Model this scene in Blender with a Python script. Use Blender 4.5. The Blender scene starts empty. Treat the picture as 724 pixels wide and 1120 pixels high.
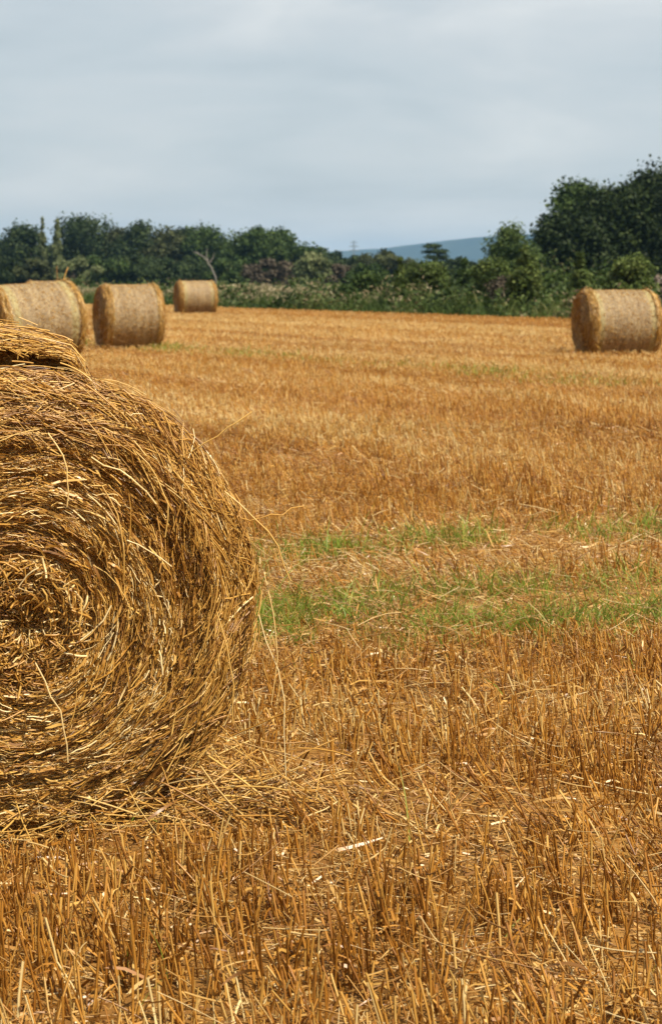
import bpy, math, random
import numpy as np
from mathutils import Vector
rng = np.random.default_rng(7)
R = math.radians
scene = bpy.context.scene
COL = scene.collection
F, CX, HY, CH = 1950.0, 362.0, 300.0, 1.54      # focal (photo px), principal column, horizon row, eye height


def at(px, py, Y):
    return ((px - CX) / F * Y, Y, CH - (py - HY) / F * Y)


# ------------------------------------------------------------------ noise
def vnoise(x, y, seed=0):
    x = np.asarray(x, float); y = np.asarray(y, float)
    xi = np.floor(x).astype(np.int64); yi = np.floor(y).astype(np.int64)
    fx = x - xi; fy = y - yi
    fx = fx * fx * (3 - 2 * fx); fy = fy * fy * (3 - 2 * fy)

    def h(a, b):
        n = (a * 374761393 + b * 668265263 + seed * 974634777) & 0x7fffffff
        n = ((n ^ (n >> 13)) * 1274126177) & 0x7fffffff
        n = (n ^ (n >> 16)) & 0xffffff
        return n / float(0xffffff)
    return (h(xi, yi) * (1 - fx) + h(xi + 1, yi) * fx) * (1 - fy) + (h(xi, yi + 1) * (1 - fx) + h(xi + 1, yi + 1) * fx) * fy


def fbm(x, y, seed=0, o=3):
    s = 0; a = .5; t = 0
    for i in range(o):
        s = s + a * vnoise(x * 2 ** i, y * 2 ** i, seed + i * 17); t += a; a *= .5
    return s / t


def nrm(v):
    return v / np.maximum(np.linalg.norm(v, axis=-1, keepdims=True), 1e-9)


# ------------------------------------------------------------------ mesh collector
class Geo:
    def __init__(self):
        self.v = []; self.f = []; self.r = []; self.m = []; self.n = 0

    def add(self, v, quads, rnd, mat=0):
        v = np.asarray(v, np.float32).reshape(-1, 3)
        q = np.asarray(quads, np.int32).reshape(-1, 4) + self.n
        self.v.append(v); self.f.append(q)
        self.r.append(np.broadcast_to(np.asarray(rnd, np.float32), (len(v),)).copy())
        self.m.append(np.full(len(q), mat, np.int32)); self.n += len(v)

    def build(self, name, mats, parent=None, loc=(0, 0, 0), rot=(0, 0, 0), smooth=True):
        v = np.concatenate(self.v); q = np.concatenate(self.f); r = np.concatenate(self.r); m = np.concatenate(self.m)
        me = bpy.data.meshes.new(name)
        me.vertices.add(len(v)); me.vertices.foreach_set('co', v.ravel())
        me.loops.add(q.size); me.loops.foreach_set('vertex_index', q.ravel())
        me.polygons.add(len(q)); me.polygons.foreach_set('loop_start', np.arange(0, q.size, 4, dtype=np.int32))
        me.polygons.foreach_set('material_index', m)
        if smooth:
            me.polygons.foreach_set('use_smooth', np.ones(len(q), bool))
        a = me.attributes.new('rnd', 'FLOAT', 'POINT'); a.data.foreach_set('value', r)
        for mt in (mats if isinstance(mats, (list, tuple)) else [mats]):
            me.materials.append(mt)
        me.update(calc_edges=True); me.validate()
        o = bpy.data.objects.new(name, me); COL.objects.link(o)
        o.location = loc; o.rotation_euler = rot
        if parent: o.parent = parent
        return o

    def strands(self, P, rad, sides, rnd, mat=0, flat=1.0):
        """P (N,K,3) centre lines, rad (N,) or (N,K) radii; tubes, or ribbons when sides == 2."""
        P = np.asarray(P, float); N, K, _ = P.shape
        if N == 0: return
        rad = np.asarray(rad, float)
        if rad.ndim == 1: rad = np.repeat(rad[:, None], K, 1)
        T = nrm(np.gradient(P, axis=1))
        ref = nrm(rng.normal(size=(N, 1, 3)))
        A = nrm(np.cross(T, ref)); B = np.cross(T, A)
        if sides == 2:
            V = np.stack([P - A * rad[..., None], P + A * rad[..., None]], 2); S = 2; cnt = 1
        else:
            an = np.arange(sides) * 2 * np.pi / sides
            V = P[:, :, None, :] + rad[:, :, None, None] * (np.cos(an)[None, None, :, None] * A[:, :, None, :]
                                                            + flat * np.sin(an)[None, None, :, None] * B[:, :, None, :])
            S = sides; cnt = sides
        i = np.arange(N)[:, None, None] * K * S; k = np.arange(K - 1)[None, :, None] * S; s = np.arange(cnt)[None, None, :]
        s2 = (s + 1) % S
        q = np.stack([i + k + s, i + k + s2, i + k + S + s2, i + k + S + s], -1)
        rr = np.repeat(np.asarray(rnd, float), K * S)
        self.add(V, q, rr, mat)

    def leaves(self, C, Nn, size, rnd, mat=0):
        """leaf-clump quads: centres C, normals Nn, half size (N,)"""
        N = len(C); Nn = nrm(Nn)
        A = nrm(np.cross(Nn, nrm(rng.normal(size=(N, 3))))); B = np.cross(Nn, A)
        s = np.asarray(size)[:, None]
        k = rng.uniform(.55, 1.0, (N, 1))
        V = np.stack([C - A * s, C - B * s * k + Nn * s * .15, C + A * s, C + B * s * k + Nn * s * .15], 1)
        self.add(V, np.arange(N * 4).reshape(N, 4), np.repeat(rnd, 4), mat)

    def grid(self, V, rnd, mat=0, wrap=False):
        """V (a,b,3) lattice of points"""
        a, b, _ = V.shape
        i = np.arange(a - 1)[:, None]; j = np.arange(b if wrap else b - 1)[None, :]; j2 = (j + 1) % b
        q = np.stack([i * b + j, i * b + j2, (i + 1) * b + j2, (i + 1) * b + j], -1)
        self.add(V, q, rnd, mat)


# ------------------------------------------------------------------ materials
def mat_new(name):
    m = bpy.data.materials.new(name); m.use_nodes = True
    nt = m.node_tree
    return m, nt, nt.nodes['Principled BSDF'], nt.nodes['Material Output']


def ramp_node(nt, stops):
    n = nt.nodes.new('ShaderNodeValToRGB'); cr = n.color_ramp
    while len(cr.elements) < len(stops): cr.elements.new(.5)
    for e, (p, c) in zip(cr.elements, stops):
        e.position = p; e.color = (*c, 1)
    return n


def rnd_mat(name, stops, rough=.6, transl=.0, spec=.3, nscale=None):
    """colour from the per-piece random attribute, with an optional fine mottling"""
    m, nt, b, out = mat_new(name)
    at_ = nt.nodes.new('ShaderNodeAttribute'); at_.attribute_name = 'rnd'
    rp = ramp_node(nt, stops); nt.links.new(at_.outputs['Fac'], rp.inputs[0])
    col = rp.outputs[0]
    if nscale:
        tc = nt.nodes.new('ShaderNodeTexCoord'); nz = nt.nodes.new('ShaderNodeTexNoise')
        nz.inputs['Scale'].default_value = nscale; nz.inputs['Detail'].default_value = 3
        nt.links.new(tc.outputs['Object'], nz.inputs['Vector'])
        ma = nt.nodes.new('ShaderNodeMath'); ma.operation = 'MULTIPLY_ADD'
        ma.inputs[1].default_value = .5; ma.inputs[2].default_value = -.25
        nt.links.new(nz.outputs['Fac'], ma.inputs[0])
        ad = nt.nodes.new('ShaderNodeMath'); ad.operation = 'ADD'; ad.use_clamp = True
        nt.links.new(at_.outputs['Fac'], ad.inputs[0]); nt.links.new(ma.outputs[0], ad.inputs[1])
        nt.links.new(ad.outputs[0], rp.inputs[0])
    nt.links.new(col, b.inputs['Base Color'])
    b.inputs['Roughness'].default_value = rough; b.inputs['Specular IOR Level'].default_value = spec
    if transl:
        tr = nt.nodes.new('ShaderNodeBsdfTranslucent'); nt.links.new(col, tr.inputs['Color'])
        mx = nt.nodes.new('ShaderNodeMixShader'); mx.inputs[0].default_value = transl
        nt.links.new(b.outputs[0], mx.inputs[1]); nt.links.new(tr.outputs[0], mx.inputs[2])
        nt.links.new(mx.outputs[0], out.inputs['Surface'])
    return m


M_STUB = rnd_mat('stubble_straw', [(0, (.17, .060, .008)), (.3, (.345, .140, .019)), (.55, (.505, .232, .036)), (.8, (.60, .355, .088)), (1, (.72, .545, .25))], .38, .2, .5)
M_LITTER = rnd_mat('loose_straw', [(0, (.15, .058, .012)), (.4, (.36, .172, .036)), (.75, (.52, .305, .085)), (1, (.72, .56, .29))], .38, .15, .5)
M_BALE = rnd_mat('bale_straw', [(0, (.12, .044, .007)), (.3, (.32, .145, .023)), (.6, (.49, .260, .050)), (.85, (.64, .40, .11)), (1, (.77, .60, .31))], .36, .10, .5)
M_CORE = rnd_mat('packed_straw', [(0, (.11, .044, .009)), (.5, (.27, .125, .026)), (1, (.42, .22, .055))], .8, 0, .2, 30)
M_GRASS = rnd_mat('green_grass', [(0, (.075, .125, .009)), (.5, (.185, .25, .024)), (1, (.40, .37, .09))], .5, .3, .3)
M_ROUGH = rnd_mat('verge_grass', [(0, (.035, .06, .012)), (.5, (.075, .115, .022)), (.8, (.16, .17, .05)), (1, (.30, .25, .11))], .6, .25, .2)
M_SEED = rnd_mat('seed_head', [(0, (.20, .15, .08)), (.5, (.33, .26, .15)), (1, (.48, .41, .27))], .7, .2, .2)
M_BARK = rnd_mat('bark', [(0, (.05, .04, .03)), (1, (.14, .11, .08))], .9, 0, .1, 8)
M_DEAD = rnd_mat('dead_wood', [(0, (.11, .095, .085)), (1, (.21, .185, .165))], .8, 0, .1, 8)
M_STEEL = rnd_mat('galvanised_steel', [(0, (.16, .17, .18)), (1, (.22, .23, .24))], .5)
LEAF = {
    'airy': rnd_mat('leaf_airy', [(0, (.020, .036, .010)), (.5, (.060, .092, .022)), (1, (.125, .160, .045))], .6, .3, .15),
    'weed': rnd_mat('leaf_weed', [(0, (.022, .040, .010)), (.5, (.060, .092, .020)), (.8, (.12, .135, .045)), (1, (.19, .14, .08))], .6, .25, .2),
    'dark': rnd_mat('leaf_dark', [(0, (.006, .012, .003)), (.5, (.016, .028, .006)), (1, (.045, .062, .014))], .6, .15, .12),  # backlit darkness of the tall trees is put into this leaf colour
    'deep': rnd_mat('leaf_deep', [(0, (.013, .025, .009)), (.5, (.030, .048, .015)), (1, (.072, .094, .028))], .6, .15, .12),
    'mid': rnd_mat('leaf_mid', [(0, (.016, .032, .008)), (.5, (.042, .070, .015)), (1, (.095, .130, .032))], .6, .2, .12),
    'olive': rnd_mat('leaf_olive', [(0, (.022, .030, .012)), (.5, (.052, .062, .022)), (1, (.105, .110, .042))], .6, .2, .12),
    'pale': rnd_mat('leaf_pale', [(0, (.06, .075, .03)), (.5, (.13, .15, .06)), (1, (.22, .23, .11))], .6, .2, .12),
    'fresh': rnd_mat('leaf_fresh', [(0, (.034, .052, .012)), (.5, (.085, .118, .026)), (1, (.17, .20, .060))], .55, .3, .12),
    'brown': rnd_mat('leaf_brown', [(0, (.035, .028, .018)), (.5, (.075, .058, .038)), (1, (.13, .10, .07))], .7, .1, .2),
    'bleached': rnd_mat('leaf_bleached', [(0, (.14, .10, .075)), (.5, (.26, .20, .16)), (1, (.38, .31, .26))], .7, .1, .2),
}


def net_material():
    """straw under pale net: circumferential wires, fine straw flecks, a yellow-green edge stripe"""
    m, nt, b, out = mat_new('net_wrapped_straw')
    N = nt.nodes; L = nt.links
    tc = N.new('ShaderNodeTexCoord')
    sep = N.new('ShaderNodeSeparateXYZ'); L.new(tc.outputs['Object'], sep.inputs[0])

    def noise(scale, detail, mapscale):
        mp = N.new('ShaderNodeMapping'); mp.inputs['Scale'].default_value = mapscale
        L.new(tc.outputs['Object'], mp.inputs[0])
        n = N.new('ShaderNodeTexNoise'); n.inputs['Scale'].default_value = scale; n.inputs['Detail'].default_value = detail
        n.inputs['Roughness'].default_value = .65
        L.new(mp.outputs[0], n.inputs['Vector']); return n.outputs['Fac']
    fine = noise(60, 4, (.55, 1, 1))
    band = noise(7, 3, (2.2, .12, .12))
    big = noise(3.2, 3, (1, 1, 1))

    def math_(op, a, c, clamp=False):
        n = N.new('ShaderNodeMath'); n.operation = op; n.use_clamp = clamp
        for k, s in enumerate((a, c)):
            if isinstance(s, (int, float)): n.inputs[k].default_value = s
            else: L.new(s, n.inputs[k])
        return n.outputs[0]
    mixv = math_('ADD', math_('MULTIPLY', fine, .80), math_('ADD', math_('MULTIPLY', band, .30), math_('MULTIPLY', big, .12)))
    rp = ramp_node(nt, [(.42, (.09, .056, .024)), (.56, (.20, .135, .066)), (.69, (.315, .225, .115)), (.84, (.52, .42, .24))])
    L.new(mixv, rp.inputs[0])
    # green edge stripe near both ends of the barrel
    ax = math_('ABSOLUTE', sep.outputs[0], 0)
    st = N.new('ShaderNodeMapRange'); st.interpolation_type = 'SMOOTHSTEP'
    st.inputs['From Min'].default_value = .43; st.inputs['From Max'].default_value = .50
    L.new(ax, st.inputs['Value'])
    st2 = N.new('ShaderNodeMapRange'); st2.interpolation_type = 'SMOOTHSTEP'
    st2.inputs['From Min'].default_value = .56; st2.inputs['From Max'].default_value = .62
    st2.inputs['To Min'].default_value = 1; st2.inputs['To Max'].default_value = 0
    L.new(ax, st2.inputs['Value'])
    stripe = math_('MULTIPLY', math_('MULTIPLY', st.outputs[0], st2.outputs[0]), .28)
    mx = N.new('ShaderNodeMix'); mx.data_type = 'RGBA'; mx.blend_type = 'MIX'
    L.new(stripe, mx.inputs['Factor']); L.new(rp.outputs[0], mx.inputs['A']); mx.inputs['B'].default_value = (.42, .40, .15, 1)
    L.new(mx.outputs['Result'], b.inputs['Base Color'])
    bp = N.new('ShaderNodeBump'); bp.inputs['Strength'].default_value = .7; bp.inputs['Distance'].default_value = .03
    L.new(mixv, bp.inputs['Height']); L.new(bp.outputs[0], b.inputs['Normal'])
    b.inputs['Roughness'].default_value = .5; b.inputs['Specular IOR Level'].default_value = .35
    return m


M_NET = net_material()


def ground_material(name, stops, scale, stretch=None, bump=.0):
    m, nt, b, out = mat_new(name)
    N = nt.nodes; L = nt.links
    tc = N.new('ShaderNodeTexCoord')
    n1 = N.new('ShaderNodeTexNoise'); n1.inputs['Scale'].default_value = scale; n1.inputs['Detail'].default_value = 8
    n1.inputs['Roughness'].default_value = .7
    L.new(tc.outputs['Object'], n1.inputs['Vector'])
    src = n1.outputs['Fac']
    if stretch:
        mp = N.new('ShaderNodeMapping'); mp.inputs['Rotation'].default_value = (0, 0, stretch[0]); mp.inputs['Scale'].default_value = stretch[1]
        L.new(tc.outputs['Object'], mp.inputs[0])
        n2 = N.new('ShaderNodeTexNoise'); n2.inputs['Scale'].default_value = 1; n2.inputs['Detail'].default_value = 4
        L.new(mp.outputs[0], n2.inputs['Vector'])
        ad = N.new('ShaderNodeMix'); ad.data_type = 'FLOAT'; ad.inputs['Factor'].default_value = .5
        L.new(n1.outputs['Fac'], ad.inputs['A']); L.new(n2.outputs['Fac'], ad.inputs['B']); src = ad.outputs['Result']
    rp = ramp_node(nt, stops); L.new(src, rp.inputs[0]); L.new(rp.outputs[0], b.inputs['Base Color'])
    b.inputs['Roughness'].default_value = .9; b.inputs['Specular IOR Level'].default_value = .15
    if bump:
        bp = N.new('ShaderNodeBump'); bp.inputs['Strength'].default_value = .8; bp.inputs['Distance'].default_value = bump
        L.new(n1.outputs['Fac'], bp.inputs['Height']); L.new(bp.outputs[0], b.inputs['Normal'])
    return m


M_SOIL = ground_material('stubble_soil', [(.3, (.085, .036, .009)), (.46, (.22, .105, .025)), (.58, (.36, .19, .050)), (.72, (.50, .31, .11))], 22, (R(-33), (.9, .05, 1)), .02)
M_MEADOW = ground_material('meadow', [(.3, (.03, .05, .012)), (.6, (.06, .09, .02)), (.8, (.12, .13, .04))], .6)
M_HILL = ground_material('wooded_hill', [(.35, (.012, .020, .012)), (.5, (.022, .032, .018)), (.62, (.05, .06, .032))], .006)


# ------------------------------------------------------------------ tagging
def tag(o, label, cat, group=None):
    o['label'] = label; o['category'] = cat
    if group: o['group'] = group
    return o


def empty(name, label, cat, loc=(0, 0, 0), rot=(0, 0, 0), group=None):
    o = bpy.data.objects.new(name, None); COL.objects.link(o)
    o.location = loc; o.rotation_euler = rot
    return tag(o, label, cat, group)


# ------------------------------------------------------------------ ground
FDIR = np.array([.527, -.850]); FN = np.array([.850, .527])       # direction of the far rows, and across them
TDIR = np.array([.955, .297]); TN = np.array([-.297, .955])       # direction of the near wheel tracks
EDGE0 = np.array([-5.0, 81.0])                                     # the far edge of the field passes here along FDIR
CAMY = 2.3


def edge_side(x, y):                                               # < 0 inside the field
    return (x - EDGE0[0]) * FN[0] + (y - EDGE0[1]) * FN[1]


def ground_z(x, y):
    return .03 * (fbm(np.asarray(x) / 1.7, np.asarray(y) / 1.7, 3) - .5) * (np.asarray(y) < 40)


BX, BY, BA = -1.035, 5.33, R(20)                                   # the foreground bale: centre and turn


def in_big_bale(x, y, grow=0.0):
    dx = x - BX; dy = y - BY
    lx = dx * math.cos(BA) + dy * math.sin(BA); ly = -dx * math.sin(BA) + dy * math.cos(BA)
    return (np.abs(lx) < .30 + grow) & (np.abs(ly) < .60 + grow)


g = Geo()
xs = np.array([-8800, -2500, -900, -300, -100, 0, 100, 300, 900, 2500, 8800.]); ys = np.array([-500, -50, 0, 60, 140, 300, 900, 2500, 5200, 9300.])
X, Y_ = np.meshgrid(xs, ys, indexing='ij')
g.grid(np.stack([X, Y_, np.full_like(X, -.06)], -1), .5)
o = g.build('ground', M_MEADOW, smooth=False); o['kind'] = 'structure'
# the stubble field: a sheet cut along its far edge
g = Geo()
u = np.linspace(-60, 140, 161); 
nearv = np.array([-95, -90, -86]); v = np.concatenate([np.linspace(-110, -80, 16), np.linspace(-79, 0, 120)])
U, V = np.meshgrid(u, v, indexing='ij')
FX = EDGE0[0] + U * FDIR[0] + V * FN[0]; FY = EDGE0[1] + U * FDIR[1] + V * FN[1]
g.grid(np.stack([FX, FY, np.zeros_like(FX) - .02], -1), .5)
o = g.build('stubble_field', M_SOIL); o['kind'] = 'structure'
# finely modelled soil near the camera
g = Geo()
u = np.linspace(-5.5, 5.5, 260); v = np.linspace(1.5, 16, 340)
U, V = np.meshgrid(u, v, indexing='ij')
Z = ground_z(U, V) + .022 * (fbm(U * 9, V * 9, 5) - .5) + .005
fade = np.clip(np.minimum.reduce([(U + 5.5) / .8, (5.5 - U) / .8, (V - 1.5) / .8, (16 - V) / .8]), 0, 1)
tv = (U - (-.27)) * TN[0] + (V - 9.98) * TN[1]
Z -= .05 * np.exp(-((tv + 2.95) / .16) ** 2) + .03 * np.exp(-((tv + 1.0) / .2) ** 2)
Z = Z * fade + (1 - fade) * -.024 + fade * .02
g.grid(np.stack([U, V, Z], -1), .5)
o = g.build('field_soil', M_SOIL); o['kind'] = 'structure'


# ------------------------------------------------------------------ standing stubble
def sample_area(y0, y1, dens, margin=1.5):
    hw1 = .19 * y1 + margin
    n = int(2 * hw1 * (y1 - y0) * dens)
    x = rng.uniform(-hw1, hw1, n); y = rng.uniform(y0, y1, n)
    k = np.abs(x) < .19 * y + margin
    return x[k], y[k]


def track_v(x, y): return (x + .27) * TN[0] + (y - 9.98) * TN[1]


def band_mask(x, y):
    """0..1: inside the two green wheel tracks"""
    w = track_v(x, y) + .12 * (fbm(x / .5, y / .5, 41) - .5)
    return np.clip(np.exp(-((w + .30) / .46) ** 4) + np.exp(-((w + 2.20) / .68) ** 4), 0, 1), w


stub = Geo()
for (y0, y1, dens, K, sides) in ((2.6, 9, 1700, 4, 3), (9, 18, 1050, 3, 3), (18, 34, 480, 2, 3), (34, 88, 190, 2, 3)):
    tuft = 4 if y0 < 18 else 1                                       # tillers of one plant stand together
    x, y = sample_area(y0, y1, dens / tuft)
    # drill rows
    far = y > 22 + 3 * (fbm(x / 3, y / 3, 9) - .5)
    for D, NN, sel, sp in ((TDIR, TN, ~far, .125), (FDIR, FN, far, .25)):
        p = x[sel] * NN[0] + y[sel] * NN[1]; q = x[sel] * D[0] + y[sel] * D[1]
        p2 = np.round(p / sp) * sp + rng.normal(0, sp * .22, len(p)) + .05 * (fbm(q / 1.5, p / 3, 11) - .5)
        x[sel] = p2 * NN[0] + q * D[0]; y[sel] = p2 * NN[1] + q * D[1]
    ttone = np.repeat(rng.normal(0, .10, len(x)), tuft); tlean = np.repeat(rng.normal(0, R(7), (len(x), 2)), tuft, axis=0)
    far = np.repeat(far, tuft)
    x = np.repeat(x, tuft); y = np.repeat(y, tuft)
    if tuft > 1: x = x + rng.normal(0, .014, len(x)); y = y + rng.normal(0, .011, len(y))
    bm, w = band_mask(x, y)
    clump = fbm(x / .28, y / .28, 21)
    keep = (edge_side(x, y) < -.3) & ~in_big_bale(x, y, -.02)
    bare = np.exp(-((w + 1.05) / .28) ** 2)                          # pale strip between the tracks
    keep &= rng.random(len(x)) < np.clip(1.05 - .62 * bm - .8 * bare * (y < 16), .1, 1) * np.clip(.30 + (clump - .26) * 2.4, .18, 1)
    x, y, bm, bare, far, ttone, tlean = x[keep], y[keep], bm[keep], bare[keep], far[keep], ttone[keep], tlean[keep]
    n = len(x)
    patch = fbm(x / .9, y / .55, 31)
    strip = fbm((x * TN[0] + y * TN[1]) / .42, (x * TDIR[0] + y * TDIR[1]) / 5, 33)
    h = rng.uniform(.065, .172, n) * (1 - .4 * bm) * (.62 + .5 * fbm(x / 1.3, y / 1.3, 23) + .36 * strip) 
    h *= np.where(rng.random(n) < .30, rng.uniform(.3, .8, n), 1)
    h *= np.where(y > 12, np.clip(1 - (y - 12) / 40, .7, 1), 1)
    h *= np.where(in_big_bale(x, y, .12), .35, np.where(in_big_bale(x, y, .42), .62, 1))
    lean = np.abs(rng.normal(0, R(9), n)) + np.clip((patch - .50 - .45 * (strip - .5) - .025) * 7, 0, 1) * rng.uniform(R(8), R(68), n)
    lean = np.where(rng.random(n) < .07, rng.uniform(R(30), R(75), n), lean)
    la = np.where(rng.random(n) < .75, np.pi * .95 + 2.6 * (fbm(x / .8, y / .8, 37) - .5) + rng.normal(0, .45, n), rng.uniform(0, 2 * np.pi, n))
    d = np.stack([np.sin(lean) * np.cos(la), np.sin(lean) * np.sin(la), np.cos(lean)], -1)
    d[:, :2] += tlean; d = nrm(d)
    t = np.linspace(0, 1, K)[None, :, None]
    base = np.stack([x, y, ground_z(x, y) - .01], -1)[:, None, :]
    bend = rng.normal(0, .016, (n, 1, 3)); bend[..., 2] = 0
    P = base + d[:, None, :] * h[:, None, None] * t + bend * t * t
    rad = rng.uniform(.0013, .0038, n) * np.clip(1 + (y - 8) / 34, 1, 2.6)
    swath = fbm((x * FN[0] + y * FN[1]) / 1.1, (x * FDIR[0] + y * FDIR[1]) / 40, 51)
    tone = rng.beta(1.5, 1.5, n) * .85 + .08 + np.clip((y - 12) / 60, 0, .12) + ttone + .3 * (fbm(x / .7, y / .7, 61) - .5) * (y < 16) - .5 * (strip - .5) * (y < 16) + np.where(far | (y > 14), (1.0 * (swath - .5)), 0)
    stub.strands(P, rad, sides, np.clip(tone, 0, 1))
    if y0 < 18:                                                     # frayed sheaths hanging from the stems
        k = rng.random(n) < .35
        b0 = P[k, -1] * .6 + P[k, 0] * .4; m_ = k.sum()
        dd = nrm(rng.normal(size=(m_, 3)) * [1, 1, .5] + [-.3, 0, .35]) * rng.uniform(.02, .085, (m_, 1))
        tt = np.linspace(0, 1, 3)[None, :, None]
        Q = b0[:, None, :] + dd[:, None, :] * tt + np.array([0, 0, -.03]) * tt ** 2
        stub.strands(Q, rng.uniform(.0014, .0032, m_) * np.clip(1 + (y[k] - 6) / 22, 1, 3), 2, np.clip(tone[k] + .15 * rng.random(m_), 0, 1))
o = stub.build('stubble', M_STUB); o['kind'] = 'stuff'; o['label'] = 'golden cut straw stubble standing in rows'; o['category'] = 'stubble'

# ------------------------------------------------------------------ fallen straw
lit = Geo()
for (y0, y1, dens, K) in ((2.6, 9, 900, 4), (9, 18, 600, 3), (18, 40, 90, 2), (40, 86, 22, 2)):
    x, y = sample_area(y0, y1, dens)
    bm, w = band_mask(x, y)
    bare = np.exp(-((w + 1.05) / .28) ** 2) * (y < 16)
    keep = (edge_side(x, y) < -.5) & ~in_big_bale(x, y, -.05) & (rng.random(len(x)) < np.clip(fbm(x / .45, y / .45, 71) * 1.5 - .2 + bare, .1, 1))
    x, y, bare = x[keep], y[keep], bare[keep]; n = len(x)
    l = rng.gamma(1.8, .036, n) + .025
    a = np.where(rng.random(n) < .6, np.pi * .85 + 3 * (fbm(x / .9, y / .9, 73) - .5) + rng.normal(0, .5, n), rng.uniform(0, np.pi * 2, n))
    pit = rng.normal(.10, .22, n)
    d = np.stack([np.cos(a) * np.cos(pit), np.sin(a) * np.cos(pit), np.sin(pit)], -1)
    t = np.linspace(-.5, .5, K)[None, :, None]
    z = ground_z(x, y) + .018 + rng.exponential(.028, n) + np.abs(np.sin(pit)) * l * .5
    bend = rng.normal(0, 1, (n, 1, 3)) * (l[:, None, None] * .16)
    P = np.stack([x, y, z], -1)[:, None, :] + d[:, None, :] * l[:, None, None] * t + bend * t * t
    rad = rng.uniform(.0009, .0026, n) * np.clip(1 + (y - 6) / 20, 1, 4)
    tone = np.clip(rng.beta(2.2, 1.7, n) + .25 * bare, 0, 1)
    lit.strands(P, rad, 3, tone, flat=.5)
# chaff
x, y = sample_area(2.6, 12, 3000); n = len(x)
l = rng.gamma(2, .014, n) + .006; d = nrm(rng.normal(size=(n, 3)) * [1, 1, .35])
t = np.linspace(-.5, .5, 2)[None, :, None]
P = np.stack([x, y, ground_z(x, y) + .022 + rng.exponential(.008, n)], -1)[:, None, :] + d[:, None, :] * l[:, None, None] * t
lit.strands(P, rng.uniform(.0008, .0028, n), 2, rng.beta(1.6, 1.6, n))
x, y = sample_area(2.6, 10, 90); k = ~in_big_bale(x, y, -.05); x, y = x[k], y[k]; n = len(x)
l = rng.uniform(.05, .16, n); a = rng.uniform(0, 2 * np.pi, n); t = np.linspace(-.5, .5, 5)[None, :, None]
d = np.stack([np.cos(a), np.sin(a), rng.normal(0, .3, n)], -1)
P = np.stack([x, y, ground_z(x, y) + .03 + rng.exponential(.025, n)], -1)[:, None, :] + d[:, None, :] * l[:, None, None] * t + rng.normal(0, 1, (n, 1, 3)) * [1, 1, .5] * l[:, None, None] * .5 * t * t
lit.strands(P, rng.uniform(.0016, .0042, n)[:, None] * np.array([.5, 1, 1, .9, .3])[None, :], 2, rng.beta(1.5, 1.8, n))
o = lit.build('straw_litter', M_LITTER); o['kind'] = 'stuff'; o['label'] = 'pale loose straw scattered between the stubble rows'; o['category'] = 'straw'

# ------------------------------------------------------------------ green regrowth
gr = Geo()
x, y = sample_area(6.5, 13.5, 3000, 2.0)
bm, w = band_mask(x, y)
cl = fbm(x / .55, y / .35, 81)
k = (rng.random(len(x)) < bm * np.clip((cl - .34) * 4, 0, 1) * np.where(w > -1.2, .6, .85)) & ~in_big_bale(x, y, .05)
gx, gy = [x[k]], [y[k]]
x, y = sample_area(24, 40, 380, 1)                                   # the far green streak
sv = (x + 1.06) * FN[0] + (y - 33) * FN[1]
k = rng.random(len(x)) < np.exp(-(sv / .75) ** 2) * np.clip((fbm(x / 1.2, y / 1.2, 83) - .36) * 3, 0, .8)
gx.append(x[k]); gy.append(y[k])
x, y = sample_area(2.6, 7.5, 40, 1)                                   # odd blades in the stubble
k = fbm(x / .3, y / .3, 85) > .66
gx.append(x[k]); gy.append(y[k])
x = np.concatenate(gx); y = np.concatenate(gy); n = len(x)
h = rng.gamma(5, .019, n) * np.where(y > 20, .75, 1) * (.6 + .8 * fbm(x / .4, y / .3, 87)); a = rng.uniform(0, 2 * np.pi, n); ln = rng.uniform(.15, .8, n)
t = np.linspace(0, 1, 4)[None, :, None]
out = np.stack([np.cos(a), np.sin(a), np.zeros(n)], -1)[:, None, :] * (h * ln)[:, None, None]
P = np.stack([x, y, ground_z(x, y)], -1)[:, None, :] + np.array([0, 0, 1.]) * h[:, None, None] * (t - .25 * ln[:, None, None] * t * t) + out * t * t
rad = (rng.uniform(.0018, .0035, n) * np.clip(1 + (y - 8) / 12, 1, 4))[:, None] * np.array([1, .9, .65, .12])[None, :]
gr.strands(P, rad, 2, np.clip(rng.beta(2, 2.4, n) + .2 * (fbm(x / .3, y / .3, 88) - .5), 0, 1))
o = gr.build('grass', M_GRASS); o['kind'] = 'stuff'; o['label'] = 'green grass growing back along the wheel tracks'; o['category'] = 'grass'

# ------------------------------------------------------------------ the foreground bale
LB, RB, ZC = 1.22, .655, .615
big = empty('straw_bale', 'large straw bale filling the lower left, its tangled spiral end turned forward', 'straw bale', (BX, BY, 0), (0, 0, BA), 'round straw bales')


def big_rad(th, y):
    """barrel radius by angle and axial position (front end at y = -LB/2)"""
    e = np.abs(y) / (LB / 2)
    r = RB * (1 - .10 * np.exp(-(((y + .24) / .24)) ** 4)) + .03 * (fbm(np.cos(th) * 2.2 + 5, np.sin(th) * 2.2 + y * 3, 91) - .5)
    deg = np.degrees(np.mod(th, 2 * np.pi))
    side = np.clip((deg - 61) / 9, 0, 1) * np.clip((170 - deg) / 20, 0, 1)
    q = np.clip((y + .06) / .09, 0, 1)
    r += .080 * q * q * (3 - 2 * q) * side                             # the back half of the roll stands proud of the front
    r -= .07 * np.clip((e - .90) / .10, 0, 1) ** 2
    return r


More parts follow.
